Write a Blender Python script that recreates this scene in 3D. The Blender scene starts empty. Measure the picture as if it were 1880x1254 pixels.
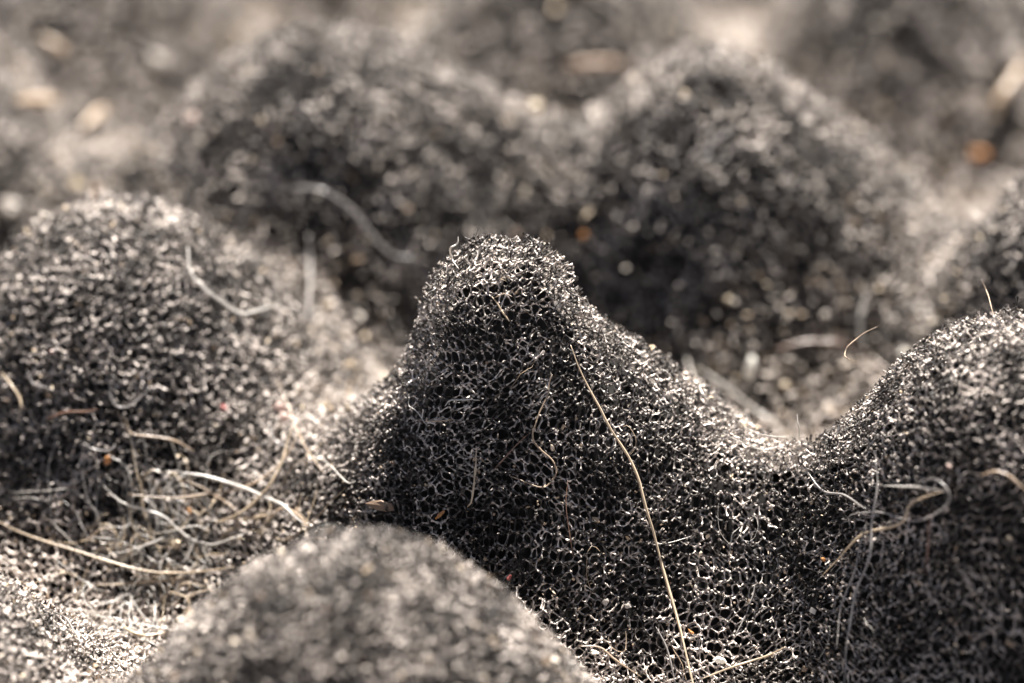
import bpy, math, random
import numpy as np

# ------------------------------------------------------------------ scene set-up
# The place is modelled at real size: 1 "mm" below is 0.001 Blender metre.
MM = 0.001
STRUTS = True
rng = np.random.default_rng(11)
random.seed(7)
scene = bpy.context.scene
col = scene.collection

PITCH = math.radians(30.0)
DIST = 350.0                                   # mm from lens to the plane of focus
W, HPX, PPM = 1880.0, 1254.0, 20.0             # photograph size, pixels per mm at focus
FWD = np.array([0.0, math.cos(PITCH), -math.sin(PITCH)])
UPV = np.array([0.0, math.sin(PITCH), math.cos(PITCH)])
RGT = np.array([1.0, 0.0, 0.0])
# origin (0,0,0) = top of the middle peak, seen at pixel (940,450) on the focus plane
CAM = UPV * (-(627.0 - 450.0) / PPM) - FWD * DIST

cam_d = bpy.data.cameras.new('camera')
cam = bpy.data.objects.new('camera', cam_d)
col.objects.link(cam)
scene.camera = cam
cam.location = CAM * MM
cam.rotation_euler = (math.pi / 2 - PITCH, 0, 0)
cam_d.sensor_width = 36.0
cam_d.lens = 36.0 * DIST / (W / PPM)
cam_d.clip_start = 0.01
cam_d.clip_end = 50.0
cam_d.dof.use_dof = True
cam_d.dof.focus_distance = (DIST - 1.0) * MM
cam_d.dof.aperture_fstop = cam_d.lens / 12.5    # 12.5 mm pupil
cam_d.dof.aperture_blades = 0

SUN_EL, SUN_AZ = math.radians(57.5), math.radians(20.0)   # behind the panel, slightly to the right
sdir = np.array([math.sin(SUN_AZ) * math.cos(SUN_EL), math.cos(SUN_AZ) * math.cos(SUN_EL), math.sin(SUN_EL)])
world = bpy.data.worlds.new('World')
scene.world = world
world.use_nodes = True
wn = world.node_tree
sky = wn.nodes.new('ShaderNodeTexSky')
sky.sky_type = 'NISHITA'
sky.sun_disc = False
sky.sun_elevation = SUN_EL
sky.sun_rotation = SUN_AZ
sky.altitude = 1500.0
sky.air_density = 0.45
sky.dust_density = 0.4
sky.ozone_density = 0.3
hs = wn.nodes.new('ShaderNodeHueSaturation')          # pale hazy sky
hs.inputs['Saturation'].default_value = 0.55
wn.links.new(sky.outputs[0], hs.inputs['Color'])
wn.links.new(hs.outputs[0], wn.nodes['Background'].inputs[0])
wn.nodes['Background'].inputs[1].default_value = 0.05
sun_d = bpy.data.lights.new('sun', 'SUN')
sun_d.energy = 5.0
sun_d.angle = math.radians(0.53)
sun_d.color = (1.0, 0.95, 0.89)
sun = bpy.data.objects.new('sun', sun_d)
col.objects.link(sun)
from mathutils import Vector
sun.rotation_euler = Vector((-sdir).tolist()).to_track_quat('-Z', 'Y').to_euler()
sun.location = (sdir * 1000 * MM).tolist()
vs = scene.view_settings
vs.view_transform = 'Standard'
vs.look = 'None'
vs.exposure = 2.55
vs.gamma = 1.0
scene.cycles.use_denoising = True
scene.cycles.max_bounces = 5
scene.cycles.diffuse_bounces = 3

# ------------------------------------------------------------------ the foam surface as a height field (mm)
BASE = -38.0
# x, y, top, half-width x, half-width towards camera, half-width away, exponent
PEAKS = [
    (0.0, -1.0, -4.6, (19.5, 28.5), 16.5, 18.0, 2.0),     # 0 middle
    (-39.0, 19.5, -6.6, (21.0, 23.5), 22.0, 18.0, 2.6),   # 1 left
    (46.5, -10.5, -2.0, 19.5, 21.0, 14.5, 3.0),   # 2 right
    (-13.0, -36.5, -9.6, 22.0, 18.0, 15.5, 2.9),  # 3 front
    (-19.5, 53.0, -3.2, (25.0, 27.0), 21.0, 19.0, 2.5),   # 4 back left
    (20.5, 48.0, -3.5, (19.0, 25.0), 20.0, 18.0, 2.3),    # 5 back right
    (59.0, 26.0, -0.5, 17.5, 18.0, 18.0, 2.2),    # 6 far right edge
    (-60.0, -27.0, -9.0, 20.0, 18.0, 17.0, 2.0),  # 7 lower left corner
    (-50.0, 97.0, -6.0, 20.0, 27.0, 18.0, 2.2),   # 8 third row
    (6.0, 98.0, -6.0, 17.0, 28.0, 18.0, 2.2),     # 9
    (48.0, 97.0, -6.0, 20.0, 27.0, 18.0, 2.2),    # 10
    (-66.0, 64.0, -9.0, 19.0, 18.0, 18.0, 2.2),   # 11
    (-26.0, 138.0, -5.0, 18.0, 18.0, 18.0, 2.0),  # 12 fourth row
    (26.0, 138.0, -5.0, 18.0, 18.0, 18.0, 2.0),   # 13
    (74.0, 136.0, -5.0, 18.0, 18.0, 18.0, 2.0),   # 14
    (-76.0, 136.0, -5.0, 18.0, 18.0, 18.0, 2.0),  # 15
    (90.0, 84.0, -5.0, 18.0, 18.0, 18.0, 2.0),    # 16
]
SADDLES = [   # low ridges that join peaks: x, y, top, wx, wy
    (25.0, -7.0, -25.5, 11.0, 8.0),
    (-20.0, 2.0, -30.0, 10.0, 8.0),
    (1.0, 52.0, -26.0, 10.0, 11.0),
    (41.0, 42.0, -24.0, 11.0, 11.0),
    (-46.0, 58.0, -27.0, 12.0, 12.0),
]
XMIN, XMAX, YMIN, YMAX, GST = -96.0, 104.0, -78.0, 156.0, 0.25


def height(x, y):
    acc = np.zeros_like(x)
    for (px, py, pz, wx, wf, wb, q) in PEAKS:
        wl, wr = wx if isinstance(wx, tuple) else (wx, wx)
        dx = (x - px) / np.where(x < px, wl, wr)
        dy = (y - py) / np.where(y < py, wf, wb)
        r2 = dx * dx + dy * dy
        acc += ((pz - BASE) * np.exp(-np.power(r2, q / 2.0))) ** 2
    for (px, py, pz, wx, wy) in SADDLES:
        r2 = ((x - px) / wx) ** 2 + ((y - py) / wy) ** 2
        acc += ((pz - BASE) * np.exp(-r2)) ** 2
    z = BASE + np.sqrt(acc)
    # torn cap of the middle peak: a knob with a steep left side and a step on the right
    z += 2.6 * np.exp(-((x + 8.0) / 2.0) ** 2 - ((y + .5) / 3.5) ** 2) + 1.2 * np.exp(-((x + 4.5) / 2.2) ** 2 - ((y - 2.0) / 3) ** 2)
    rx = x + 1.2 + .7 * np.sin(y * .8)
    cap = np.sqrt(np.where(rx < 0, (rx / 6.7) ** 2, (rx / 7.0) ** 2) + ((y - 1.0) / np.where(y < 1.0, 8.5, 6.0)) ** 2)
    z += 5.0 / (1.0 + np.exp((cap - 1.0) * np.where(y < 1.0, 13.0 - 6.5 * np.clip((1.0 - y) / 6.0, 0, 1), 13.0)))
    # uneven hand-worn surface
    z += 0.45 * np.sin(x * .31 + 1.3 + .8 * np.sin(y * .17)) * np.sin(y * .27 + .5) + 0.28 * np.sin(x * .83 + y * .41) * np.sin(y * .9 - x * .37 + 2.0)
    z += 0.16 * np.sin(x * 1.9 + 2.1 * np.sin(y * .8)) * np.sin(y * 2.2 + x * .5)
    return z


gx = np.arange(XMIN, XMAX + GST, GST)
gy = np.arange(YMIN, YMAX + GST, GST)
GX, GY = np.meshgrid(gx, gy)
HG = height(GX, GY)
DY, DX = np.gradient(HG, GST)
CG = 1.0 / np.sqrt(1.0 + DX * DX + DY * DY)


def look(grid, x, y):
    fx = np.clip((x - XMIN) / GST, 0, grid.shape[1] - 1.001)
    fy = np.clip((y - YMIN) / GST, 0, grid.shape[0] - 1.001)
    ix = fx.astype(np.int32); iy = fy.astype(np.int32)
    fx = fx - ix; fy = fy - iy
    return (grid[iy, ix] * (1 - fx) + grid[iy, ix + 1] * fx) * (1 - fy) + (grid[iy + 1, ix] * (1 - fx) + grid[iy + 1, ix + 1] * fx) * fy


def ray(px, py):
    d = FWD * DIST + RGT * ((px - 940.0) / PPM) + UPV * ((627.0 - py) / PPM)
    return d


def hit(px, py):
    """first point of the foam surface seen at a pixel of the photograph"""
    d = ray(px, py) / DIST
    t = np.arange(240.0, 560.0, 0.2)
    P = CAM[None] + d[None] * t[:, None]
    below = P[:, 2] < look(HG, P[:, 0], P[:, 1])
    k = int(np.argmax(below)) if below.any() else len(t) - 1
    return P[k]


def project(p):
    q = p - CAM
    d = q @ FWD
    return 940 + (q @ RGT) / d * DIST * PPM, 627 - (q @ UPV) / d * DIST * PPM, d - DIST


# ------------------------------------------------------------------ materials
def nodes_of(name):
    m = bpy.data.materials.new(name)
    m.use_nodes = True
    return m, m.node_tree, m.node_tree.nodes['Principled BSDF']


def foam_material():
    m, nt, b = nodes_of('charcoal_foam')
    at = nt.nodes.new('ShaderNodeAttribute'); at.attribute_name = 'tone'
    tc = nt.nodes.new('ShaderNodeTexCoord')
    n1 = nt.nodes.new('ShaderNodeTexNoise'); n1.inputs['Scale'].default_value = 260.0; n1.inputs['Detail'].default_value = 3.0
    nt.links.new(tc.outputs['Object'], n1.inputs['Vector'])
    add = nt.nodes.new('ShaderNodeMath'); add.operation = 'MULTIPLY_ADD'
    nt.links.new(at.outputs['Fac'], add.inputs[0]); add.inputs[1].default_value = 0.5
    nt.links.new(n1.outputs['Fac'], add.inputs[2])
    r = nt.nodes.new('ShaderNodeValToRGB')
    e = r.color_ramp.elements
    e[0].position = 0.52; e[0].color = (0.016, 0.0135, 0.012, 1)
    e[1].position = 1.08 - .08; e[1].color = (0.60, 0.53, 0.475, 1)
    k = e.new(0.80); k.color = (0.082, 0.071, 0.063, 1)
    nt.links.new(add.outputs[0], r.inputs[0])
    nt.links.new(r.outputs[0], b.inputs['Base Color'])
    b.inputs['Roughness'].default_value = 0.55
    b.inputs['Specular IOR Level'].default_value = 0.25
    return m


def plain(name, rgb, rough=0.5, spec=0.5, scale=900.0, vary=0.25, transl=0.0):
    m, nt, b = nodes_of(name)
    tc = nt.nodes.new('ShaderNodeTexCoord')
    n1 = nt.nodes.new('ShaderNodeTexNoise'); n1.inputs['Scale'].default_value = scale; n1.inputs['Detail'].default_value = 3.0
    nt.links.new(tc.outputs['Object'], n1.inputs['Vector'])
    r = nt.nodes.new('ShaderNodeValToRGB')
    e = r.color_ramp.elements
    e[0].position = 0.3; e[0].color = tuple(c * (1 - vary) for c in rgb) + (1,)
    e[1].position = 0.7; e[1].color = tuple(min(1, c * (1 + vary)) for c in rgb) + (1,)
    nt.links.new(n1.outputs['Fac'], r.inputs[0])
    nt.links.new(r.outputs[0], b.inputs['Base Color'])
    b.inputs['Roughness'].default_value = rough
    b.inputs['Specular IOR Level'].default_value = spec
    if transl > 0:
        t = nt.nodes.new('ShaderNodeBsdfTranslucent')
        nt.links.new(r.outputs[0], t.inputs['Color'])
        mx = nt.nodes.new('ShaderNodeMixShader'); mx.inputs[0].default_value = transl
        nt.links.new(b.outputs[0], mx.inputs[1]); nt.links.new(t.outputs[0], mx.inputs[2])
        nt.links.new(mx.outputs[0], nt.nodes['Material Output'].inputs['Surface'])
    return m


M_FOAM = foam_material()
M_CORE = plain('foam_core', (0.015, 0.014, 0.013), 0.9, 0.1, 700.0, 0.4)
M = {
    'white': plain('pale_fibre', (0.50, 0.47, 0.43), 0.3, 0.6, 600, .15, .35),
    'straw': plain('straw_fibre', (0.52, 0.42, 0.30), 0.3, 0.6, 600, .2, .3),
    'tan': plain('tan_fibre', (0.36, 0.27, 0.19), 0.35, 0.6, 600, .2, .25),
    'dark': plain('brown_hair', (0.16, 0.09, 0.06), 0.3, 0.6, 600, .2, .1),
    'grey': plain('grey_fibre', (0.26, 0.24, 0.225), 0.3, 0.6, 600, .2, .3),
    'cream': plain('cream_grain', (0.50, 0.41, 0.29), 0.45, 0.5, 900, .2, .2),
    'chalk': plain('white_grain', (0.78, 0.75, 0.68), 0.45, 0.5, 900, .12, .25),
    'orange': plain('orange_grain', (0.45, 0.21, 0.07), 0.4, 0.5, 900, .25, .25),
    'red': plain('red_grain', (0.26, 0.075, 0.065), 0.45, 0.5, 900, .25, .2),
    'pink': plain('pinkish_grain', (0.48, 0.36, 0.31), 0.55, 0.4, 900, .2, .2),
    'brown': plain('brown_flake', (0.28, 0.19, 0.13), 0.55, 0.4, 900, .25, .25),
    'skin': plain('film_flake', (0.50, 0.45, 0.40), 0.4, 0.5, 900, .2, .35),
}


# ------------------------------------------------------------------ fast mesh helpers
def mesh_quads(name, verts, quads, mat, tone=None, tris=None):
    me = bpy.data.meshes.new(name)
    nq = len(quads); nt_ = 0 if tris is None else len(tris)
    me.vertices.add(len(verts))
    me.vertices.foreach_set('co', (verts * MM).astype(np.float32).ravel())
    loops = quads.ravel() if nt_ == 0 else np.concatenate([quads.ravel(), tris.ravel()])
    me.loops.add(len(loops))
    me.loops.foreach_set('vertex_index', loops.astype(np.int32))
    me.polygons.add(nq + nt_)
    st = np.concatenate([np.arange(nq) * 4, nq * 4 + np.arange(nt_) * 3]).astype(np.int32)
    me.polygons.foreach_set('loop_start', st)
    me.update(calc_edges=True)
    me.polygons.foreach_set('use_smooth', np.ones(nq + nt_, dtype=bool))
    if tone is not None:
        a = me.attributes.new('tone', 'FLOAT', 'POINT')
        a.data.foreach_set('value', tone.astype(np.float32))
    me.materials.append(mat)
    return me


def link(name, me, parent=None):
    o = bpy.data.objects.new(name, me)
    col.objects.link(o)
    if parent is not None:
        o.parent = parent
    return o


def unit(v):
    return v / np.maximum(np.linalg.norm(v, axis=-1, keepdims=True), 1e-9)


# ------------------------------------------------------------------ ground and foam panel
gm = bpy.data.meshes.new('ground')
S = 3.0
gm.from_pydata([(-S, -S, -0.0625), (S, -S, -0.0625), (S, S, -0.0625), (-S, S, -0.0625)], [], [(0, 1, 2, 3)])
gm.materials.append(plain('dry_soil', (0.22, 0.17, 0.13), 0.9, 0.2, 60.0, 0.35))
ground = link('ground', gm)
ground['kind'] = 'structure'

panel = bpy.data.objects.new('foam_panel', None)
panel.empty_display_size = 0.02
panel.location = (0, 0, -0.0625)
col.objects.link(panel)
panel['label'] = 'dusty charcoal egg-crate foam sheet with rounded peaks, littered with hairs and grit'
panel['category'] = 'foam sheet'

PK = np.array([(p[0], p[1]) for p in PEAKS])


def owner(x, y):
    d = (x[..., None] - PK[:, 0]) ** 2 + (y[..., None] - PK[:, 1]) ** 2
    return np.argmin(d, axis=-1)


def put(o, parent):
    o.parent = parent
    return o


# visibility of the surface from the lens and a step to each side
VS = 1.5
vx = np.arange(XMIN, XMAX, VS); vy = np.arange(YMIN, YMAX, VS)
VX, VY = np.meshgrid(vx, vy)
VZ = look(HG, VX, VY)
VIS = np.zeros(VX.shape, bool)
for off in ((0, 0, 0), (-60, 0, 0), (60, 0, 0), (0, 0, 30)):
    C0 = CAM + np.array(off, float)
    ok = np.ones(VX.shape, bool)
    for t in np.linspace(0.004, 0.32, 70):
        X = VX + (C0[0] - VX) * t; Y = VY + (C0[1] - VY) * t; Z = VZ + 1.0 + (C0[2] - VZ) * t
        ins = (X > XMIN) & (X < XMAX) & (Y > YMIN) & (Y < YMAX)
        ok &= ~(ins & (look(HG, X, Y) > Z + 0.6))
    VIS |= ok
P3 = np.stack([VX, VY, VZ], -1)
ppx, ppy, pdd = project(P3)
INF = (ppx > -260) & (ppx < 2140) & (ppy > -160) & (ppy < 1480)
KEEP = VIS & INF
K2 = KEEP.copy()
for a in (-1, 0, 1):
    for b_ in (-1, 0, 1):
        K2 |= np.roll(np.roll(KEEP, a, 0), b_, 1)
KEEP = K2.astype(float)


def kept(x, y):
    ix = np.clip(((x - XMIN) / VS + .5).astype(int), 0, KEEP.shape[1] - 1)
    iy = np.clip(((y - YMIN) / VS + .5).astype(int), 0, KEEP.shape[0] - 1)
    return KEEP[iy, ix] > 0


PEAK_LABEL = {
    0: 'middle peak in sharp focus with a ragged torn cap',
    1: 'broad rounded peak at the left edge',
    2: 'large peak at the right with its lower face in shade',
    3: 'blurred rounded peak closest to the camera',
    4: 'wide blurred peak behind, on the left',
    5: 'blurred peak behind, right of the middle peak',
    6: 'peak cut by the right edge of the picture',
    7: 'peak cut by the lower left corner',
}
# cores: the dense inside of every peak, a closed block under the open cell layer
CST = 1.0
DEPTH = 3.1
nx = int((XMAX - XMIN) / CST); ny = int((YMAX - YMIN) / CST)
cx = XMIN + np.arange(nx + 1) * CST; cy = YMIN + np.arange(ny + 1) * CST
CX, CY = np.meshgrid(cx, cy)
CZ = look(HG, CX, CY)
nX = -look(DX, CX, CY); nY = -look(DY, CX, CY); cn = look(CG, CX, CY)
CO = np.stack([CX - nX * cn * DEPTH, CY - nY * cn * DEPTH, CZ - cn * DEPTH], -1)
CO[..., :2] = np.where(np.abs(CO[..., :2] - np.stack([CX, CY], -1)) > 5, np.stack([CX, CY], -1), CO[..., :2])
qown = owner(CX[:-1, :-1] + .5 * CST, CY[:-1, :-1] + .5 * CST)
idx = np.arange((nx + 1) * (ny + 1)).reshape(ny + 1, nx + 1)
Q = np.stack([idx[:-1, :-1], idx[:-1, 1:], idx[1:, 1:], idx[1:, :-1]], -1).reshape(-1, 4)
qo = qown.ravel()
peaks = []
for k in range(len(PEAKS)):
    q = Q[qo == k]
    u, inv = np.unique(q, return_inverse=True)
    q = inv.reshape(-1, 4)
    v = CO.reshape(-1, 3)[u]
    # close the block with a flat underside and sides
    eds = np.concatenate([q[:, [0, 1]], q[:, [1, 2]], q[:, [2, 3]], q[:, [3, 0]]])
    key = np.sort(eds, 1); kk = key[:, 0].astype(np.int64) * (len(u) + 1) + key[:, 1]
    un, ix_, cnt = np.unique(kk, return_index=True, return_counts=True)
    be = eds[ix_[cnt == 1]]
    low = v.copy(); low[:, 2] = -62.0
    n = len(v)
    sides = np.stack([be[:, 1], be[:, 0], be[:, 0] + n, be[:, 1] + n], 1)
    allq = np.concatenate([q, q[:, ::-1] + n, sides])
    V = np.concatenate([v, low])
    V[:, 2] += 62.5
    o = link('foam_peak', mesh_quads('foam_peak', V, allq, M_CORE), panel)
    if k in PEAK_LABEL:
        o['label'] = PEAK_LABEL[k]
    peaks.append(o)


# ------------------------------------------------------------------ open-cell strut network
def foam_tile(n):
    """periodic random foam: Voronoi edges of jittered body-centred points in a box of n cells"""
    g = np.stack(np.meshgrid(*[np.arange(n)] * 3, indexing='ij'), -1).reshape(-1, 3).astype(float)
    P = np.concatenate([g, g + 0.5]) + rng.normal(0, 0.095, (2 * n ** 3, 3))
    N = len(P)
    K = 24
    from itertools import combinations
    tri = np.array(list(combinations(range(K - 2), 3)))
    tets, cents = [], []
    for i in range(N):
        d = P - P[i]
        d -= n * np.round(d / n)
        r2 = (d * d).sum(1)
        nb = np.argpartition(r2, K + 1)[:K + 1]
        nb = nb[np.argsort(r2[nb])][1:]
        v = d[nb]
        h = 0.5 * r2[nb]
        t = tri[(nb[tri] > i).all(1)]
        if len(t) == 0:
            continue
        A, B, C_ = v[t[:, 0]], v[t[:, 1]], v[t[:, 2]]
        bc = np.cross(B, C_); ca = np.cross(C_, A); ab = np.cross(A, B)
        det = (A * bc).sum(1)
        good = np.abs(det) > 1e-4
        t = t[good]; det = det[good]
        c = (h[t[:, 0]][:, None] * bc[good] + h[t[:, 1]][:, None] * ca[good] + h[t[:, 2]][:, None] * ab[good]) / det[:, None]
        R = (c * c).sum(1)
        g2 = R < 0.9
        c = c[g2]; t = t[g2]
        em = (c @ v.T <= h[None] + 1e-7).all(1)
        c = c[em]; t = t[em]
        for q, cc in zip(t, c):
            tets.append(tuple(sorted((i, nb[q[0]], nb[q[1]], nb[q[2]]))))
            cents.append(P[i] + cc)
    tets = np.array(tets); cents = np.array(cents)
    faces = np.concatenate([tets[:, [0, 1, 2]], tets[:, [0, 1, 3]], tets[:, [0, 2, 3]], tets[:, [1, 2, 3]]])
    own = np.tile(np.arange(len(tets)), 4)
    key = (faces[:, 0].astype(np.int64) * N + faces[:, 1]) * N + faces[:, 2]
    o = np.argsort(key, kind='stable'); key = key[o]; own = own[o]
    same = np.where(key[1:] == key[:-1])[0]
    a = own[same]; b = own[same + 1]
    A = cents[a] % n
    dv = cents[b] - cents[a]
    dv -= n * np.round(dv / n)
    ln = np.linalg.norm(dv, axis=1)
    k = (ln > 0.03) & (ln < 1.2)
    # remnants of the cell windows: small webs between two struts of one joint
    ends = np.concatenate([a[k], b[k]]); dirs = np.concatenate([dv[k], -dv[k]])
    org = np.concatenate([A[k], A[k] + dv[k]])
    o = np.argsort(ends, kind='stable'); ends = ends[o]; dirs = dirs[o]; org = org[o]
    sm = np.where(ends[1:] == ends[:-1])[0]
    sm = sm[rng.random(len(sm)) < 0.4]
    return A[k], dv[k], org[sm], dirs[sm], dirs[sm + 1]


def warp(p):
    q = p.copy()
    q[:, 0] += 0.5 * np.sin(p[:, 1] * .37 + p[:, 2] * .23) + .3 * np.sin(p[:, 2] * .61 + 1.0)
    q[:, 1] += 0.5 * np.sin(p[:, 2] * .33 + p[:, 0] * .29 + 2.0)
    q[:, 2] += 0.5 * np.sin(p[:, 0] * .35 - p[:, 1] * .31 + 4.0)
    return q


def depth_of(p):
    """distance under the surface, positive inside"""
    return (look(HG, p[:, 0], p[:, 1]) - p[:, 2]) * look(CG, p[:, 0], p[:, 1])


def collect_webs(tile, n, s, reach, layer):
    O, E1, E2 = tile[2] * s, tile[3] * s, tile[4] * s
    L = n * s
    out = []
    for ix in range(int(math.floor(XMIN / L)), int(math.ceil(XMAX / L))):
        for iy in range(int(math.floor(YMIN / L)), int(math.ceil(YMAX / L))):
            sx, sy = np.meshgrid(np.linspace(ix * L, ix * L + L, 10), np.linspace(iy * L, iy * L + L, 10))
            sx = sx.ravel(); sy = sy.ravel()
            if not kept(sx, sy).any():
                continue
            sz = look(HG, sx, sy)
            if np.abs(project(np.stack([sx, sy, sz], -1))[2]).min() > reach + 6:
                continue
            for iz in range(int(math.floor((sz.min() - 6) / L)), int(math.floor((sz.max() + 1) / L)) + 1):
                off = np.array([ix, iy, iz]) * L
                p = warp(O + off)
                d = depth_of(p)
                m = (d > 0.05) & (d < layer) & kept(p[:, 0], p[:, 1]) & (np.abs(project(p)[2]) < reach)
                if m.any():
                    f = rng.uniform(.25, .62, (m.sum(), 1))
                    f2 = rng.uniform(.25, .62, (m.sum(), 1))
                    out.append(np.stack([p[m], warp((O + E1 * .999)[m] + off) * f + p[m] * (1 - f), warp((O + E2 * .999)[m] + off) * f2 + p[m] * (1 - f2)], 1))
    return np.concatenate(out)


SPLIT = 17.0          # |distance from the focus plane| where the coarser cells take over


def collect(tile, n, s, zone, layer):
    """edges of the tiled network that lie in the surface layer"""
    A0, D0 = tile[0] * s, tile[1] * s
    L = n * s
    outA, outB = [], []
    zmin = HG.min() - 3
    for ix in range(int(math.floor(XMIN / L)), int(math.ceil(XMAX / L))):
        for iy in range(int(math.floor(YMIN / L)), int(math.ceil(YMAX / L))):
            i0 = int(max(0, (ix * L - 2 - XMIN) / GST)); i1 = int(max(0, ((ix + 1) * L + 2 - XMIN) / GST))
            j0 = int(max(0, (iy * L - 2 - YMIN) / GST)); j1 = int(max(0, ((iy + 1) * L + 2 - YMIN) / GST))
            sub = HG[j0:j1, i0:i1]
            if sub.size == 0:
                continue
            sx, sy = np.meshgrid(np.linspace(ix * L, ix * L + L, 8), np.linspace(iy * L, iy * L + L, 8))
            sk = kept(sx.ravel(), sy.ravel())
            if not sk.any():
                continue
            sz = look(HG, sx.ravel(), sy.ravel())
            _, _, dd = project(np.stack([sx.ravel(), sy.ravel(), sz], -1))
            if zone == 0 and dd.min() > SPLIT + 6:
                continue
            if zone == 1 and dd.max() < SPLIT - 6 and dd.min() > -SPLIT / .27 + 8:
                continue
            lo, hi = sub.min() - layer * 3.2, sub.max() + 1
            for iz in range(int(math.floor(lo / L)), int(math.floor(hi / L)) + 1):
                a = warp(A0 + np.array([ix, iy, iz]) * L)
                da = depth_of(a)
                m = (da > -0.9 * s) & (da < layer) & kept(a[:, 0], a[:, 1])
                if not m.any():
                    continue
                a = a[m]; da = da[m]
                b = warp((A0 + D0)[m] + np.array([ix, iy, iz]) * L)
                db = depth_of(b)
                px_, py_, dd = project(.5 * (a + b))
                nz = 2.5 * np.sin(a[:, 0] * .9) * np.sin(a[:, 1] * .8 + a[:, 2])
                near = np.where(dd > 0, dd, -dd * .27) + nz < SPLIT
                m = (near if zone == 0 else ~near) & (db > -0.9 * s) & (db < layer) & ((da > 0) | (db > 0))
                a, b, da, db = a[m], b[m], da[m], db[m]
                # struts that stick out of the cut face are broken off short
                keepp = rng.uniform(.25, .8, len(a))
                fa = np.where(da < 0, np.clip((-da / np.maximum(db - da, 1e-6)) - .25 * keepp, 0, 1), 0.0)
                lng = rng.random(len(a)) < .16
                fa = np.where(lng, 0, fa)
                fb = np.where((db < 0) & ~lng, np.clip((-db / np.maximum(da - db, 1e-6)) - .25 * keepp, 0, 1), 0.0)
                d = b - a
                outA.append(a + d * fa[:, None]); outB.append(b - d * fb[:, None])
    return np.concatenate(outA), np.concatenate(outB)


def dust_and_sun(p):
    """sandy dust on level places, in patches; low floors also carry painted sunlight"""
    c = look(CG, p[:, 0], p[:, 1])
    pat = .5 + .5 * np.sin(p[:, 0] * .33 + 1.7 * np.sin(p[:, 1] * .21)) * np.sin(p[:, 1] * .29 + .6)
    low = np.clip((-14 - p[:, 2]) / 14, 0, 1)  # valley floors toned paler, partly dust, partly sunlight put into the colour
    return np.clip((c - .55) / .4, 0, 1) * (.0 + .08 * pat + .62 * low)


def strut_mesh(name, A, B, r0, fine, mat):
    """three-sided struts, pinched in the middle and wider at the joints when fine"""
    n = len(A)
    d = unit(B - A)
    h = np.where(np.abs(d[:, 2:3]) < .8, np.array([[0, 0, 1.]]), np.array([[1., 0, 0]]))
    u = unit(np.cross(d, h)); v = np.cross(d, u)
    ph = rng.uniform(0, 6.283, n)
    r = r0 * rng.uniform(.75, 1.3, n)
    bend = (u * rng.normal(0, .03, (n, 1)) + v * rng.normal(0, .03, (n, 1)))
    rings = [(0.0, 2.2), (.5, .75), (1.0, 2.2)] if fine else [(0.0, 1.1), (1.0, 1.1)]
    vs_ = []
    for (t, f) in rings:
        c = A + (B - A) * t + (bend if t == .5 else 0)
        for k in range(3):
            a = ph + k * 2.0944
            vs_.append(c + (u * np.cos(a)[:, None] + v * np.sin(a)[:, None]) * (r * f)[:, None])
    m = len(vs_)
    V = np.stack(vs_, 1).reshape(-1, 3)
    base = (np.arange(n) * m)[:, None]
    quads = []
    for ring in range(len(rings) - 1):
        for k in range(3):
            k2 = (k + 1) % 3
            quads.append(base + np.array([[ring * 3 + k, ring * 3 + k2, ring * 3 + 3 + k2, ring * 3 + 3 + k]]))
    Qd = np.concatenate(quads, 0)
    ringt = np.repeat([.16 if f > 1 else -.1 for (_, f) in rings], 3) if fine else np.zeros(m)
    tone = (np.repeat(rng.random(n) + dust_and_sun(A), m).reshape(n, m) + ringt[None]).ravel()
    V[:, 2] += 62.5
    return mesh_quads(name, V, Qd, mat, tone)


total = 0
if STRUTS:
    NT = 9
    SF = 1.52
    tile = foam_tile(NT)
    A1, B1 = collect(tile, NT, SF, 0, 2.2)
    A2, B2 = collect(tile, NT, 1.78, 1, 2.15)
    o1 = owner(A1[:, 0], A1[:, 1]); o2 = owner(A2[:, 0], A2[:, 1])
    _, _, dd1 = project(.5 * (A1 + B1))
    f1 = (dd1 > -13.0) & (dd1 < 26.0)
    print('struts fine', f1.sum(), 'mid', (~f1).sum(), 'coarse', len(A2))
    print('triangles', f1.sum() * 12 + (~f1).sum() * 6 + len(A2) * 6)
    for k in range(len(PEAKS)):
        for (A, B, sel, r, fine) in ((A1, B1, (o1 == k) & f1, .058, True), (A1, B1, (o1 == k) & ~f1, .068, False), (A2, B2, o2 == k, .094, False)):
            if sel.sum() < 5:
                continue
            o = link('cell_struts', strut_mesh('cell_struts', A[sel], B[sel], r, fine, M_FOAM), peaks[k])
            o['kind'] = 'stuff'
    WB = collect_webs(tile, NT, SF, 14.0, 1.6)
    ow = owner(WB[:, 0, 0], WB[:, 0, 1])
    print('webs', len(WB))
    for k in range(len(PEAKS)):
        T = WB[ow == k]
        if len(T) < 5:
            continue
        V = T.reshape(-1, 3).copy(); V[:, 2] += 62.5
        o = link('cell_webs', mesh_quads('cell_webs', V, np.zeros((0, 4), int), M_FOAM, np.repeat(rng.random(len(T)) + dust_and_sun(T[:, 0]), 3), np.arange(len(V)).reshape(-1, 3)), peaks[k])
        o['kind'] = 'stuff'

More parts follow.
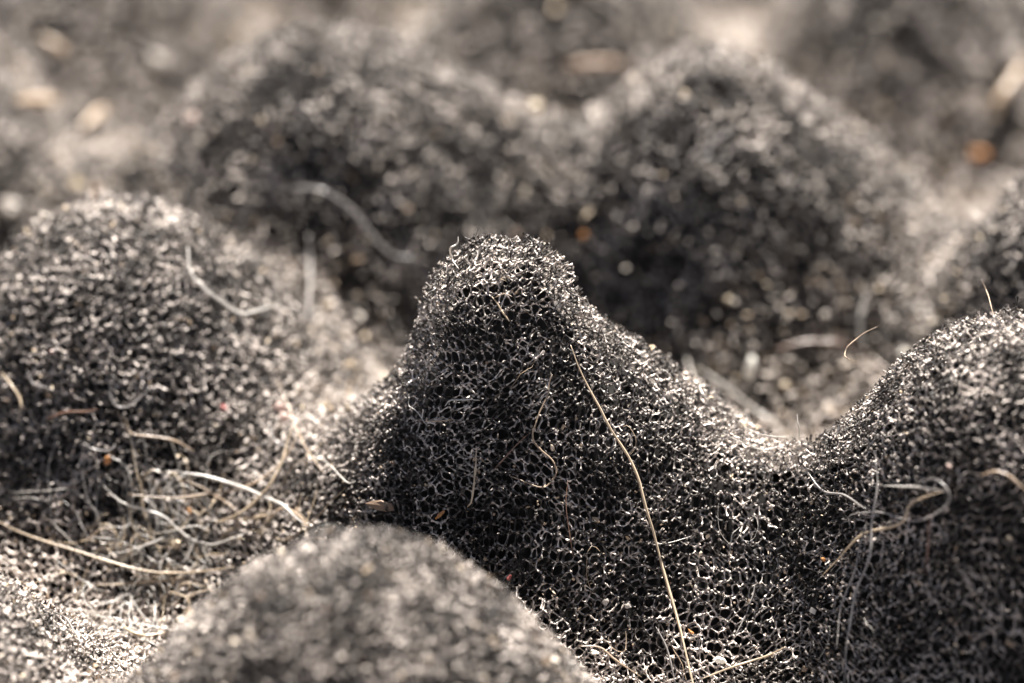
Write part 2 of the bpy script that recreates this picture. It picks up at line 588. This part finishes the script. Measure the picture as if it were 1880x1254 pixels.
# ------------------------------------------------------------------ fibres and grit lying on the foam
def spline(pts, sub=7):
    P = np.array(pts, float)
    if len(P) < 3:
        return np.stack([P[0] + (P[-1] - P[0]) * t for t in np.linspace(0, 1, 8)])
    E = np.concatenate([[2 * P[0] - P[1]], P, [2 * P[-1] - P[-2]]])
    out = []
    for i in range(1, len(E) - 2):
        p0, p1, p2, p3 = E[i - 1:i + 3]
        for t in np.arange(sub) / sub:
            out.append(.5 * ((2 * p1) + (-p0 + p2) * t + (2 * p0 - 5 * p1 + 4 * p2 - p3) * t * t + (-p0 + 3 * p1 - 3 * p2 + p3) * t ** 3))
    out.append(P[-1])
    return np.array(out)


THIN = 0.78


def fibre(name, label, cat, group, pts, r, mat):
    """a tapered tube through points (px, py, lift) of the photograph: each point lies `lift` mm above
    the foam seen at that pixel; ('d', depth) in place of lift sets a free end's distance to the focus plane"""
    W3 = []
    for p in pts:
        if isinstance(p[2], tuple):
            W3.append(CAM + ray(p[0], p[1]) * (1 + p[2][1] / DIST))
        else:
            h = hit(p[0], p[1])
            W3.append(h - unit(ray(p[0], p[1])) * (p[2] + r))
    W3 = np.array(W3)
    C_ = spline(W3)
    n = len(C_)
    for ax in range(3):
        kn = np.arange(0, n + 4, 4)
        C_[:, ax] += np.interp(np.arange(n), kn, rng.normal(0, .05, len(kn)))
    T = unit(np.gradient(C_, axis=0))
    ref = np.array([.3, .5, .81])
    U = unit(np.cross(T, ref)); Vv = np.cross(T, U)
    t = np.linspace(0, 1, n)
    rad = r * THIN * np.minimum(1, .3 + 2.5 * np.minimum(t, 1 - t)) * (1 + .14 * np.sin(t * 23 + r * 900) + rng.normal(0, .06, n))
    k = 6
    a = np.arange(k) * 2 * math.pi / k
    V = C_[:, None] + rad[:, None, None] * (U[:, None] * np.cos(a)[None, :, None] + Vv[:, None] * np.sin(a)[None, :, None])
    V = np.concatenate([V.reshape(-1, 3), C_[:1], C_[-1:]])
    i, j = np.meshgrid(np.arange(n - 1), np.arange(k), indexing='ij')
    q = np.stack([i * k + j, i * k + (j + 1) % k, (i + 1) * k + (j + 1) % k, (i + 1) * k + j], -1).reshape(-1, 4)
    jj = np.arange(k)
    tr = np.concatenate([np.stack([jj * 0 + n * k, (jj + 1) % k, jj], 1), np.stack([jj * 0 + n * k + 1, (n - 1) * k + jj, (n - 1) * k + (jj + 1) % k], 1)])
    org = C_[n // 2]
    me = mesh_quads(name, V - org, q, M[mat], None, tr)
    o = link(name, me)
    o.location = (org * MM).tolist()
    o['label'] = label; o['category'] = cat
    if group:
        o['group'] = group
    return o


def grain(name, label, cat, group, px, py, size, mat, lift=0.0, rot=0.0):
    """an irregular crumb; size = (across, up, deep) in mm as seen from the lens, rot turns it in that view"""
    h = hit(px, py)
    dv = unit(ray(px, py))
    n, m = 7, 5
    V = []
    sd = rng.uniform(0, 6.28, 6)
    for i in range(m + 1):
        th = math.pi * i / m
        for j in range(n):
            ph = 2 * math.pi * j / n
            v = np.array([math.sin(th) * math.cos(ph), math.sin(th) * math.sin(ph), math.cos(th)])
            f = 1 + .22 * math.sin(3 * v[0] + sd[0]) * math.sin(2.6 * v[1] + sd[1]) + .14 * math.sin(5 * v[2] + 4 * v[0] + sd[2])
            V.append(v * f)
    V = np.array(V)
    V = V * (1 + rng.normal(0, .13, (len(V), 1)))
    V = V * np.array(size) * .5 * (.62 if max(size) < 1.4 else .75)
    c, s_ = math.cos(rot), math.sin(rot)
    R = RGT * c + UPV * s_; U = UPV * c - RGT * s_
    Wd = V[:, :1] * R + V[:, 1:2] * U + V[:, 2:3] * FWD
    i, j = np.meshgrid(np.arange(m), np.arange(n), indexing='ij')
    q = np.stack([i * n + j, (i + 1) * n + j, (i + 1) * n + (j + 1) % n, i * n + (j + 1) % n], -1).reshape(-1, 4)
    org = h - dv * (size[2] * .1 + lift * .6)
    me = mesh_quads(name, Wd, q, M[mat])
    me.polygons.foreach_set('use_smooth', np.zeros(len(q), dtype=bool))
    o = link(name, me)
    o.location = (org * MM).tolist()
    o['label'] = label; o['category'] = cat
    if group:
        o['group'] = group
    return o


G_C = 'fibres lying on the middle peak'
G_N = 'fibres tangled in the nest on the left'
G_S = 'fibres strung over the saddle on the right'
G_L = 'fibres on the left peak'
G_R = 'fibres hanging on the right peak'
G_B = 'blurred fibres behind the middle peak'


def fl(pts, lift):
    return [(x, y, lift) for (x, y) in pts]


F = [
    ('straw_hair', 'long straight straw hair running down the face of the middle peak', G_C, fl([(1048, 632), (1075, 700), (1110, 768), (1160, 852), (1185, 930), (1212, 1020)], .35) + [(1240, 1120, .9), (1272, 1254, 2.0), (1282, 1295, 2.4)], .165, 'straw'),
    ('hair', 'tiny white curl standing up from the cap of the middle peak', G_C, [(842, 492, .7), (829, 474, 1.2), (826, 458, ('d', -2.2)), (839, 448, ('d', -2.4)), (842, 434, ('d', -2.4))], .12, 'white'),
    ('straw_hair', 'very short straw bristle below the cap of the middle peak', G_C, fl([(903, 545), (919, 568), (935, 590)], .4), .09, 'straw'),
    ('hair', 'tan looped hair curving like a hook left of the long straw hair', G_C, fl([(1014, 686), (1006, 722), (986, 770), (978, 800), (990, 824), (1015, 846), (1021, 870), (1008, 890), (985, 893), (936, 875)], .4), .11, 'tan'),
    ('hair', 'upright tan needle on the lower left face of the middle peak', G_C, fl([(875, 818), (872, 868), (866, 915), (858, 932)], .5), .12, 'straw'),
    ('hair', 'short pale bent fibre at mid height left of the looped hair', G_C, fl([(818, 746), (826, 736), (858, 733), (882, 734)], .5), .09, 'white'),
    ('hair', 'short level fibre just below the pale bent fibre', G_C, fl([(780, 773), (806, 773), (832, 770)], .5), .09, 'tan'),
    ('hair', 'thin pale curl at the left edge of the middle peak', G_C, fl([(752, 728), (751, 745), (764, 756), (776, 770), (786, 786)], .4), .07, 'white'),
    ('hair', 'thin reddish hair slanting under the looped hair', G_C, fl([(972, 793), (932, 834), (906, 862)], .3), .08, 'dark'),
    ('hair', 'thin dark brown upright hair in the middle of the lower face', G_C, fl([(1042, 880), (1040, 930), (1046, 980), (1052, 1025)], .4), .06, 'dark'),
    ('hair', 'short grey bristle at the bottom beside the long straw hair', G_C, fl([(1204, 1150), (1220, 1182), (1231, 1215), (1240, 1258)], .6), .11, 'grey'),
    ('hair', 'bent tan hair at the bottom edge left of the long straw hair', G_C, fl([(1062, 1186), (1100, 1189), (1130, 1210), (1178, 1243)], .8), .13, 'tan'),
    ('hair', 'straw hair slanting up from the bottom edge right of the long straw hair', G_C, fl([(1286, 1248), (1340, 1226), (1400, 1206), (1442, 1188)], .8), .13, 'straw'),
    ('hair', 'grey arched hair at the lower right foot of the middle peak', G_C, fl([(1386, 1072), (1378, 1105), (1364, 1135), (1350, 1168)], .6), .11, 'grey'),
    ('hair', 'small pale hook of hair on the right face of the middle peak', G_C, fl([(1358, 968), (1342, 988), (1340, 1015)], .4), .08, 'white'),
    ('hair', 'hair-thin level thread crossing the long straw hair', G_C, fl([(1196, 999), (1232, 995), (1272, 984)], .4), .05, 'white'),
    ('hair', 'fine reddish hair curving near the top of the middle peak', G_C, fl([(905, 548), (925, 540), (940, 545)], .4), .06, 'tan'),
    # behind and over the saddle
    ('hair', 'blurred pale hair sloping down behind the right slope of the middle peak', G_S, [(1243, 605, 1.0), (1264, 668, 1.0), (1286, 715, .8), (1302, 738, .5)], .17, 'white'),
    ('hair', 'long blurred pale hair falling into the valley right of the middle peak', G_S, fl([(1278, 672), (1330, 710), (1395, 758), (1440, 800)], .6), .22, 'white'),
    ('hair', 'bright thread sagging across the saddle to the right peak', G_S, [(1345, 766, .5), (1385, 794, .4), (1430, 803, ('d', 2.0)), (1485, 799, .2)], .08, 'white'),
    ('hair', 'white thread just in front of the sagging one on the saddle', G_S, fl([(1326, 793), (1368, 815), (1405, 826), (1440, 816)], .4), .08, 'white'),
    ('hair', 'tiny white needle standing upright on the saddle', G_S, [(1464, 760, ('d', .5)), (1466, 785, ('d', .6)), (1468, 812, .05)], .09, 'white'),
    # right peak
    ('hair', 'fine loop of hair sticking out of the left side of the right peak', G_R, [(1612, 600, ('d', 1.5)), (1576, 618, ('d', 1.0)), (1554, 645, ('d', .5)), (1561, 662, ('d', .2)), (1584, 668, .1)], .07, 'tan'),
    ('hair', 'thin hair poking up from the top of the right peak', G_R, [(1802, 514, ('d', 2.0)), (1812, 540, ('d', 1.5)), (1826, 578, .1)], .08, 'tan'),
    ('hair', 'crooked straw hair slanting up across the face of the right peak', G_R, fl([(1508, 1056), (1560, 1002), (1600, 976), (1655, 960), (1672, 926), (1734, 900)], 1.0), .15, 'straw'),
    ('hair', 'long grey hair hanging down the shaded face of the right peak', G_R, fl([(1607, 850), (1610, 900), (1600, 962), (1598, 1020), (1572, 1090), (1556, 1180), (1550, 1262)], 1.4), .15, 'grey'),
    ('hair', 'second grey hair hanging left of the long one on the right peak', G_R, fl([(1590, 960), (1572, 1040), (1545, 1110), (1535, 1190)], 1.4), .11, 'grey'),
    ('hair', 'pale hair sloping down from the saddle onto the right peak', G_R, fl([(1484, 868), (1510, 902), (1548, 908), (1590, 935)], .8), .13, 'grey'),
    ('hair', 'large grey loop of hair on the upper face of the right peak', G_R, fl([(1560, 970), (1562, 946), (1610, 940), (1680, 955), (1735, 930), (1742, 900), (1715, 880), (1680, 888)], 1.2), .1, 'grey'),
    ('hair', 'level pale hair above the crooked hair on the right peak', G_R, fl([(1622, 893), (1680, 895), (1736, 902)], 1.2), .13, 'white'),
    ('hair', 'arched tan hair at the right edge of the picture', G_R, fl([(1798, 872), (1830, 866), (1858, 878), (1890, 905)], 1.0), .14, 'tan'),
    ('hair', 'faint upright brown hair on the dark face of the right peak', G_R, fl([(1706, 945), (1704, 1000), (1700, 1055)], .9), .1, 'dark'),
    # left peak
    ('hair', 'pale crooked hair on the right shoulder of the left peak', G_L, fl([(344, 452), (350, 500), (392, 542), (438, 574), (472, 571), (516, 557)], .9), .21, 'white'),
    ('hair', 'grey hook of hair low on the dark face of the left peak', G_L, fl([(206, 688), (201, 722), (216, 746), (242, 744), (272, 714)], .7), .14, 'grey'),
    ('hair', 'wavy tan hair below the grey hook on the left peak', G_L, fl([(214, 752), (236, 792), (272, 801), (318, 808), (356, 828)], .7), .15, 'tan'),
    ('hair', 'small grey bent hair near the left edge on the left peak', G_L, fl([(50, 680), (60, 704), (98, 716)], .6), .13, 'grey'),
    ('hair', 'straw hair at the left edge half way up the picture', G_L, fl([(4, 685), (24, 708), (38, 740), (36, 775)], .7), .13, 'straw'),
    ('hair', 'short wavy brown hair above the orange crumb', G_L, fl([(84, 768), (118, 756), (150, 756), (178, 752)], .6), .13, 'dark'),
    ('hair', 'grey hair curling beside the orange crumb', G_L, fl([(150, 812), (178, 826), (204, 826), (214, 812)], .6), .12, 'grey'),
    # nest of fibres
    ('hair', 'thick pale fibre arching over the nest of hairs', G_N, fl([(324, 864), (400, 880), (470, 906), (522, 932), (556, 962)], 1.6), .2, 'white'),
    ('hair', 'wavy white fibre dropping through the middle of the nest', G_N, fl([(190, 895), (216, 916), (242, 931), (290, 943), (322, 966), (346, 986), (382, 999), (430, 989), (448, 981)], 1.2), .16, 'white'),
    ('hair', 'long level tan fibre across the top of the nest', G_N, fl([(238, 906), (320, 913), (400, 906), (470, 886), (520, 846), (546, 796)], 1.4), .14, 'tan'),
    ('hair', 'grey fibre falling steeply into the nest from above', G_N, fl([(284, 846), (308, 888), (327, 924), (331, 966)], 1.0), .13, 'grey'),
    ('straw_hair', 'straw fibre bending down from the right into the nest', G_N, fl([(536, 786), (520, 840), (496, 890), (450, 934), (394, 962)], 1.6), .15, 'straw'),
    ('hair', 'tan fibre slanting down behind the thick pale one', G_N, fl([(338, 878), (390, 906), (418, 924), (442, 946)], .8), .13, 'tan'),
    ('straw_hair', 'long bright straw fibre sweeping from the left edge under the nest', G_N, fl([(-20, 950), (60, 985), (150, 1014), (220, 1038), (290, 1050), (350, 1050), (430, 1040)], .9), .13, 'straw'),
    ('hair', 'small bright white arc in the heart of the nest', G_N, fl([(276, 981), (330, 971), (358, 964), (386, 976)], 1.6), .08, 'white'),
    ('hair', 'pale fibre waving left of the heart of the nest', G_N, fl([(166, 986), (214, 991), (246, 1004), (292, 1038)], .9), .11, 'white'),
    ('hair', 'grey S shaped fibre hanging in the nest', G_N, fl([(296, 906), (301, 930), (288, 956), (292, 984)], .9), .11, 'grey'),
    ('hair', 'thin white fibre looping at the lower left of the nest', G_N, fl([(204, 1032), (200, 1018), (236, 1011), (278, 996), (312, 988)], .8), .07, 'white'),
    ('hair', 'thin white thread running down into the gully below the nest', G_N, fl([(206, 1032), (226, 1072), (252, 1116), (276, 1142), (304, 1160)], .5), .06, 'white'),
    ('hair', 'thin pale arc crossing the gully below the nest', G_N, fl([(272, 1060), (262, 1078), (236, 1092), (206, 1104), (178, 1112)], .5), .06, 'white'),
    ('hair', 'level cream fibre under the long straw one', G_N, fl([(176, 1074), (240, 1072), (300, 1066), (336, 1058)], .7), .1, 'straw'),
    ('hair', 'thin white fibre dangling below the heart of the nest', G_N, fl([(312, 1008), (298, 1030), (292, 1060), (300, 1080), (304, 1092)], .6), .07, 'white'),
    ('hair', 'tan fibre arching where the nest meets the front peak', G_N, fl([(488, 958), (514, 936), (540, 941), (570, 968)], 1.0), .14, 'tan'),
    ('hair', 'cream fibre lying level right of the nest', G_N, fl([(392, 962), (430, 952), (470, 950), (492, 944)], .8), .14, 'straw'),
    ('hair', 'grey fibre slanting up at the back of the nest', G_N, fl([(398, 946), (428, 924), (454, 908)], .6), .13, 'grey'),
    ('hair', 'thin grey fibre at the left border of the nest', G_N, fl([(112, 918), (138, 938), (150, 968), (166, 994)], .5), .09, 'grey'),
    ('hair', 'tan fibre arching on the left border of the nest', G_N, fl([(164, 990), (182, 974), (198, 970), (214, 980)], .6), .08, 'tan'),
    ('hair', 'short thick white fibre pointing into the heart of the nest', G_N, fl([(252, 1008), (280, 996), (306, 984)], 1.2), .14, 'white'),
    ('hair', 'brown fibre sloping down to the right of the nest', G_N, fl([(510, 700), (540, 770), (560, 820), (594, 868)], .7), .1, 'tan'),
    ('hair', 'pale fibre bent above the thick pale fibre', G_N, fl([(494, 776), (502, 806), (530, 822), (556, 830)], .8), .14, 'grey'),
    ('hair', 'pale thread slanting right of the nest towards the middle peak', G_N, fl([(580, 830), (612, 862), (640, 886), (652, 884)], .6), .1, 'white'),
    ('hair', 'thin grey thread slanting down across the gully edge', G_N, fl([(192, 1062), (222, 1096), (250, 1122)], .4), .05, 'grey'),
    ('hair', 'curved straw husk at the foot of the gully', G_N, fl([(222, 1146), (246, 1162), (274, 1166), (304, 1160)], .5), .2, 'straw'),
    ('hair', 'pale bent hair on the lower left corner peak', G_N, fl([(84, 1118), (118, 1132), (138, 1162), (150, 1184)], .7), .13, 'grey'),
    ('hair', 'hair arching over the upper left of the corner peak', G_N, fl([(24, 915), (54, 912), (80, 920), (96, 916)], .4), .06, 'white'),
    # blurred ones behind
    ('hair', 'wide blurred pale curl behind and left of the middle peak', G_B, fl([(514, 352), (560, 346), (604, 356), (646, 384), (682, 432), (720, 466), (762, 474)], 1.6), .22, 'grey'),
    ('hair', 'blurred upright pale hair between the left and middle peaks', G_B, fl([(566, 430), (568, 500), (566, 585)], 1.6), .26, 'grey'),
    ('hair', 'blurred brown hair rising behind the left peak', G_B, fl([(186, 318), (178, 345), (172, 368)], 1.0), .22, 'brown'),
    ('hair', 'blurred pale hair on the face of the back right peak', G_B, fl([(1290, 300), (1310, 262), (1354, 235)], 1.0), .26, 'grey'),
    ('hair', 'blurred reddish hair in the valley left of the right peak', G_B, fl([(1420, 642), (1500, 626), (1570, 634)], 1.0), .2, 'dark'),
    ('hair', 'blurred pale hair rising beside the loop of the right peak', G_B, fl([(1586, 640), (1578, 590), (1590, 540)], 2.0), .3, 'white'),
    ('straw', 'short thick blurred straw at the left edge below the top', G_B, fl([(30, 186), (70, 185), (108, 186)], 1.0), .8, 'tan'),
    ('straw', 'blurred straw slanting in the upper left corner', G_B, fl([(74, 66), (100, 84), (126, 104)], 1.0), .7, 'tan'),
    ('straw', 'dim blurred straw slanting left of the back left peak', G_B, fl([(150, 236), (172, 214), (196, 196)], 1.0), .7, 'tan'),
    ('straw', 'blurred brownish straw lying behind the back right peak on its left', G_B, fl([(1040, 122), (1090, 118), (1150, 116)], 1.0), .7, 'brown'),
    ('straw', 'dim blurred straw at the right edge near the top', G_B, fl([(1820, 206), (1850, 160), (1885, 110)], 1.0), .8, 'tan'),
]
for (nm, lb, gr, pts, r, mt) in F:
    fibre(nm, lb, 'straw' if nm == 'straw' else 'hair', gr, pts, r, mt)

G_G = 'crumbs and grit caught in the foam'
for a in [
    ('crumb', 'bright orange crumb low on the left peak', 197, 845, (.9, 1.3, .8), 'orange', .3, -.5),
    ('crumb', 'blurred orange crumb behind and right of the middle cap', 1070, 432, (1.1, 1.1, 1), 'orange', .4, 0),
    ('crumb', 'big blurred golden crumb in the valley at the far right', 1797, 283, (2.6, 1.6, 1.5), 'orange', .6, .1),
    ('crumb', 'orange grain at the tip of a hair on the left of the right peak', 1512, 1027, (.7, .7, .6), 'orange', .5, 0),
    ('husk', 'thin orange husk above the front peak', 808, 945, (1.6, .5, .5), 'orange', .4, .75),
    ('crumb', 'dark red crumb between the left peak and the nest', 410, 748, (1.3, .9, .8), 'red', .3, -.4),
    ('crumb', 'tiny red speck on the face of the left peak', 96, 645, (.8, .4, .4), 'red', .3, 0),
    ('crumb', 'small red flake right of the front peak', 935, 1060, (.6, 1.1, .5), 'red', .4, -.6),
    ('crumb', 'pinkish white lump left of the middle peak', 512, 748, (2.0, 1.3, 1), 'pink', .4, .1),
    ('crumb', 'second pinkish lump, lower and paler, left of the middle peak', 522, 766, (1.4, 1.2, 1), 'pink', .5, .4),
    ('seed', 'white oval seed standing in the valley right of the middle peak', 1378, 675, (1.5, 3.4, 1.2), 'chalk', 1.5, -.06),
    ('crumb', 'small pale yellow blurred grain above the white seed', 1337, 550, (1.0, 1.0, .9), 'cream', .5, 0),
    ('crumb', 'blurred tan grain right of the white seed', 1520, 684, (1.2, 1.0, .9), 'cream', .5, 0),
    ('crumb', 'blurred cream grain below the tan one right of the white seed', 1442, 706, (1.2, 1.0, .9), 'cream', .4, 0),
    ('husk', 'pale yellow husk on the left foot of the middle peak', 638, 752, (.6, 1.5, .5), 'cream', .4, .15),
    ('husk', 'straw coloured sliver lying left of the pale yellow husk', 596, 744, (2.0, .5, .5), 'cream', .5, .4),
    ('crumb', 'bright white crumb at the left foot of the middle peak', 583, 843, (.9, .8, .7), 'chalk', .4, 0),
    ('crumb', 'round cream blurred grain on the saddle between the back peaks', 985, 195, (1.7, 1.7, 1.4), 'cream', 1.0, 0),
    ('crumb', 'bright round blurred grain near the top of the picture', 783, 45, (1.5, 1.5, 1.2), 'chalk', 1.0, 0),
    ('crumb', 'left one of two cream blurred grains near the top', 412, 62, (1.3, 1.3, 1), 'cream', 1.0, 0),
    ('crumb', 'right one of two cream blurred grains near the top', 443, 62, (1.5, 1.5, 1), 'cream', 1.0, 0),
    ('crumb', 'large blurred grey pebble at the left edge beside the left peak', 18, 378, (2.6, 2.4, 2), 'skin', 1.0, 0),
    ('crumb', 'blurred tan grain above the left peak', 140, 340, (1.9, 1.7, 1.4), 'cream', .8, 0),
    ('crumb', 'blurred pinkish grain on the face of the back left peak', 352, 218, (1.6, 1.5, 1.2), 'pink', .8, 0),
    ('crumb', 'big pale blurred lump left of the back left peak', 292, 112, (4.0, 2.2, 2), 'skin', .5, -.5),
    ('crumb', 'pale blurred lump at the upper right edge', 1858, 100, (2.6, 2.2, 2), 'skin', 1.0, -.3),
    ('flake', 'pale triangular film flake low on the middle peak', 1112, 1105, (1.1, .9, .25), 'skin', .3, .2),
    ('flake', 'pale square film flake right of the triangular one', 1152, 1113, (1.0, .9, .25), 'skin', .3, .6),
    ('seed', 'small grey oval seed right of the long straw hair', 1277, 1078, (.55, .75, .5), 'skin', .3, 0),
    ('husk', 'small orange tipped husk beside the foot of the long straw hair', 1268, 1160, (1.2, .5, .45), 'orange', .4, -.7),
    ('flake', 'beige papery flake at the left foot of the middle peak', 700, 928, (3.2, 1.5, .3), 'brown', .3, -.35),
    ('crumb', 'tan grain on the dark face of the right peak near the edge', 1853, 987, (.7, .7, .6), 'cream', .4, 0),
    ('crumb', 'tan grain on the upper face of the right peak', 1742, 856, (.7, .7, .6), 'pink', .5, 0),
    ('crumb', 'tiny white grain on the dark face of the right peak', 1800, 1083, (.4, .4, .4), 'chalk', .4, 0),
    ('crumb', 'white crumb at the lower right foot of the middle peak', 1322, 1212, (1.5, .8, .7), 'chalk', .4, -.3),
    ('crumb', 'pale crumb on the left shoulder of the right peak', 1656, 646, (1.5, .6, .6), 'chalk', .3, .5),
    ('crumb', 'tan crumb on the very top of the right peak', 1780, 572, (.5, .7, .5), 'cream', .1, 0),
    ('crumb', 'tan crumb on the lower face of the middle peak beside the upright brown hair', 1000, 892, (.5, .5, .4), 'cream', .3, 0),
    ('crumb', 'small amber crumb in the nest of hairs', 348, 938, (.6, 1.0, .5), 'orange', .4, .2),
    ('crumb', 'pale knot in the heart of the nest of hairs', 322, 998, (1.4, 1.1, .8), 'cream', .9, .3),
    ('crumb', 'blurred bluish grey grain in the dark valley near the right', 1514, 578, (1.3, 1.2, 1), 'skin', .5, 0),
]:
    grain(a[0], a[1], a[0], G_G, *a[2:])


# ------------------------------------------------------------------ fine lint and grit nobody could count
def surface_points(n, weight):
    """random points of the visible surface, kept with a probability"""
    out = []
    got = 0
    while got < n:
        x = rng.uniform(XMIN + 2, XMAX - 2, 20000); y = rng.uniform(YMIN + 2, YMAX - 2, 20000)
        z = look(HG, x, y)
        p = np.stack([x, y, z], -1)
        m = kept(x, y) & (rng.random(20000) < weight(p) / look(CG, x, y) * .3)
        out.append(p[m]); got += m.sum()
    return np.concatenate(out)[:n]


def normals(p):
    c = look(CG, p[:, 0], p[:, 1])
    return np.stack([-look(DX, p[:, 0], p[:, 1]) * c, -look(DY, p[:, 0], p[:, 1]) * c, c], -1)


def valley_weight(p):
    low = np.clip((-10 - p[:, 2]) / 18, 0, 1)
    return .25 + .75 * low


# grit: angular flecks sitting on the outer struts
GN = 9000
gp = surface_points(GN, valley_weight)
gn = normals(gp)
_, _, gd = project(gp)
base = np.array([[1, 0, 0], [-1, 0, 0], [0, 1, 0], [0, -1, 0], [0, 0, 1], [0, 0, -1]], float)
tri8 = np.array([[0, 2, 4], [2, 1, 4], [1, 3, 4], [3, 0, 4], [2, 0, 5], [1, 2, 5], [3, 1, 5], [0, 3, 5]])
sz = rng.lognormal(-1.95, .42, GN) * np.where(np.abs(gd) > 18, 1.5, 1.0)
R_ = rng.normal(0, 1, (GN, 3, 3))
R_ = R_ / np.linalg.norm(R_, axis=2, keepdims=True)
GV = np.einsum('vk,nkj->nvj', base, R_) * sz[:, None, None] * rng.uniform(.6, 1.3, (GN, 6, 1)) + (gp - gn * .15)[:, None]
GT = tri8[None] + (np.arange(GN) * 6)[:, None, None]


def grit_material():
    m, nt, b = nodes_of('mixed_grit')
    at = nt.nodes.new('ShaderNodeAttribute'); at.attribute_name = 'tone'
    r = nt.nodes.new('ShaderNodeValToRGB')
    e = r.color_ramp.elements
    e[0].position = 0.0; e[0].color = (0.12, 0.08, 0.055, 1)
    e[1].position = 1.0; e[1].color = (0.54, 0.49, 0.43, 1)
    k = e.new(.4); k.color = (0.34, 0.26, 0.18, 1)
    k = e.new(.72); k.color = (0.50, 0.41, 0.30, 1)
    nt.links.new(at.outputs['Fac'], r.inputs[0])
    nt.links.new(r.outputs[0], b.inputs['Base Color'])
    b.inputs['Roughness'].default_value = 0.7
    b.inputs['Specular IOR Level'].default_value = 0.25
    return m


me = mesh_quads('grit', GV.reshape(-1, 3), np.zeros((0, 4), int), grit_material(), np.repeat(rng.random(GN), 6), GT.reshape(-1, 3))
me.polygons.foreach_set('use_smooth', np.zeros(GN * 8, dtype=bool))
o = link('grit', me)
o['kind'] = 'stuff'; o['label'] = 'fine tan and grey grit sprinkled over the foam'; o['category'] = 'grit'


def lint(n, weight, r, seg, step, mat, label):
    p = surface_points(n, weight)
    V = []; Qs = []; off = 0
    for i in range(n):
        a = rng.uniform(0, 6.283); k = rng.normal(0, .22)
        x, y, _ = p[i]
        pts = []
        st = step * rng.uniform(.5, 1.6)
        up = rng.uniform(.05, .5)
        for j in range(seg):
            t = j / (seg - 1)
            pts.append((x, y, 0.0))
            a += k + rng.normal(0, .22)
            cc = float(look(CG, np.array([x]), np.array([y]))[0])
            x += math.cos(a) * st * (.4 + .6 * cc); y += math.sin(a) * st * (.4 + .6 * cc)
        P = np.array(pts)
        P[:, 2] = look(HG, P[:, 0], P[:, 1])
        P = P + normals(P) * (up * np.sin(np.linspace(0, 3.14, seg)) + rng.uniform(-.05, .15))[:, None]
        T = unit(np.gradient(P, axis=0)); U = unit(np.cross(T, np.array([.3, .5, .81]))); W_ = np.cross(T, U)
        rr = r * rng.uniform(.6, 1.4) * (.4 + .6 * np.sin(np.linspace(.3, 2.9, seg)))
        ring = [P + rr[:, None] * (U * math.cos(q) + W_ * math.sin(q)) for q in (0, 2.094, 4.189)]
        V.append(np.stack(ring, 1).reshape(-1, 3))
        ii, jj = np.meshgrid(np.arange(seg - 1), np.arange(3), indexing='ij')
        Qs.append((np.stack([ii * 3 + jj, ii * 3 + (jj + 1) % 3, (ii + 1) * 3 + (jj + 1) % 3, (ii + 1) * 3 + jj], -1).reshape(-1, 4)) + off)
        off += seg * 3
    o = link('fine_lint', mesh_quads('fine_lint', np.concatenate(V), np.concatenate(Qs), M[mat]))
    o['kind'] = 'stuff'; o['label'] = label; o['category'] = 'lint'


NEST = CAM * 0 + hit(310, 985)


def nest_weight(p):
    return np.exp(-((p[:, 0] - NEST[0]) / 6.5) ** 2 - ((p[:, 1] - NEST[1] + 2.0) / 3.2) ** 2)


lint(55, nest_weight, .045, 14, .6, 'white', 'tangle of hair-thin pale lint in the hollow at the left')
lint(40, nest_weight, .05, 12, .6, 'straw', 'tangle of hair-thin straw lint in the hollow at the left')
lint(80, valley_weight, .03, 10, .42, 'white', 'hair-thin pale lint scattered over the foam')
lint(70, valley_weight, .035, 9, .42, 'tan', 'hair-thin tan lint scattered over the foam')
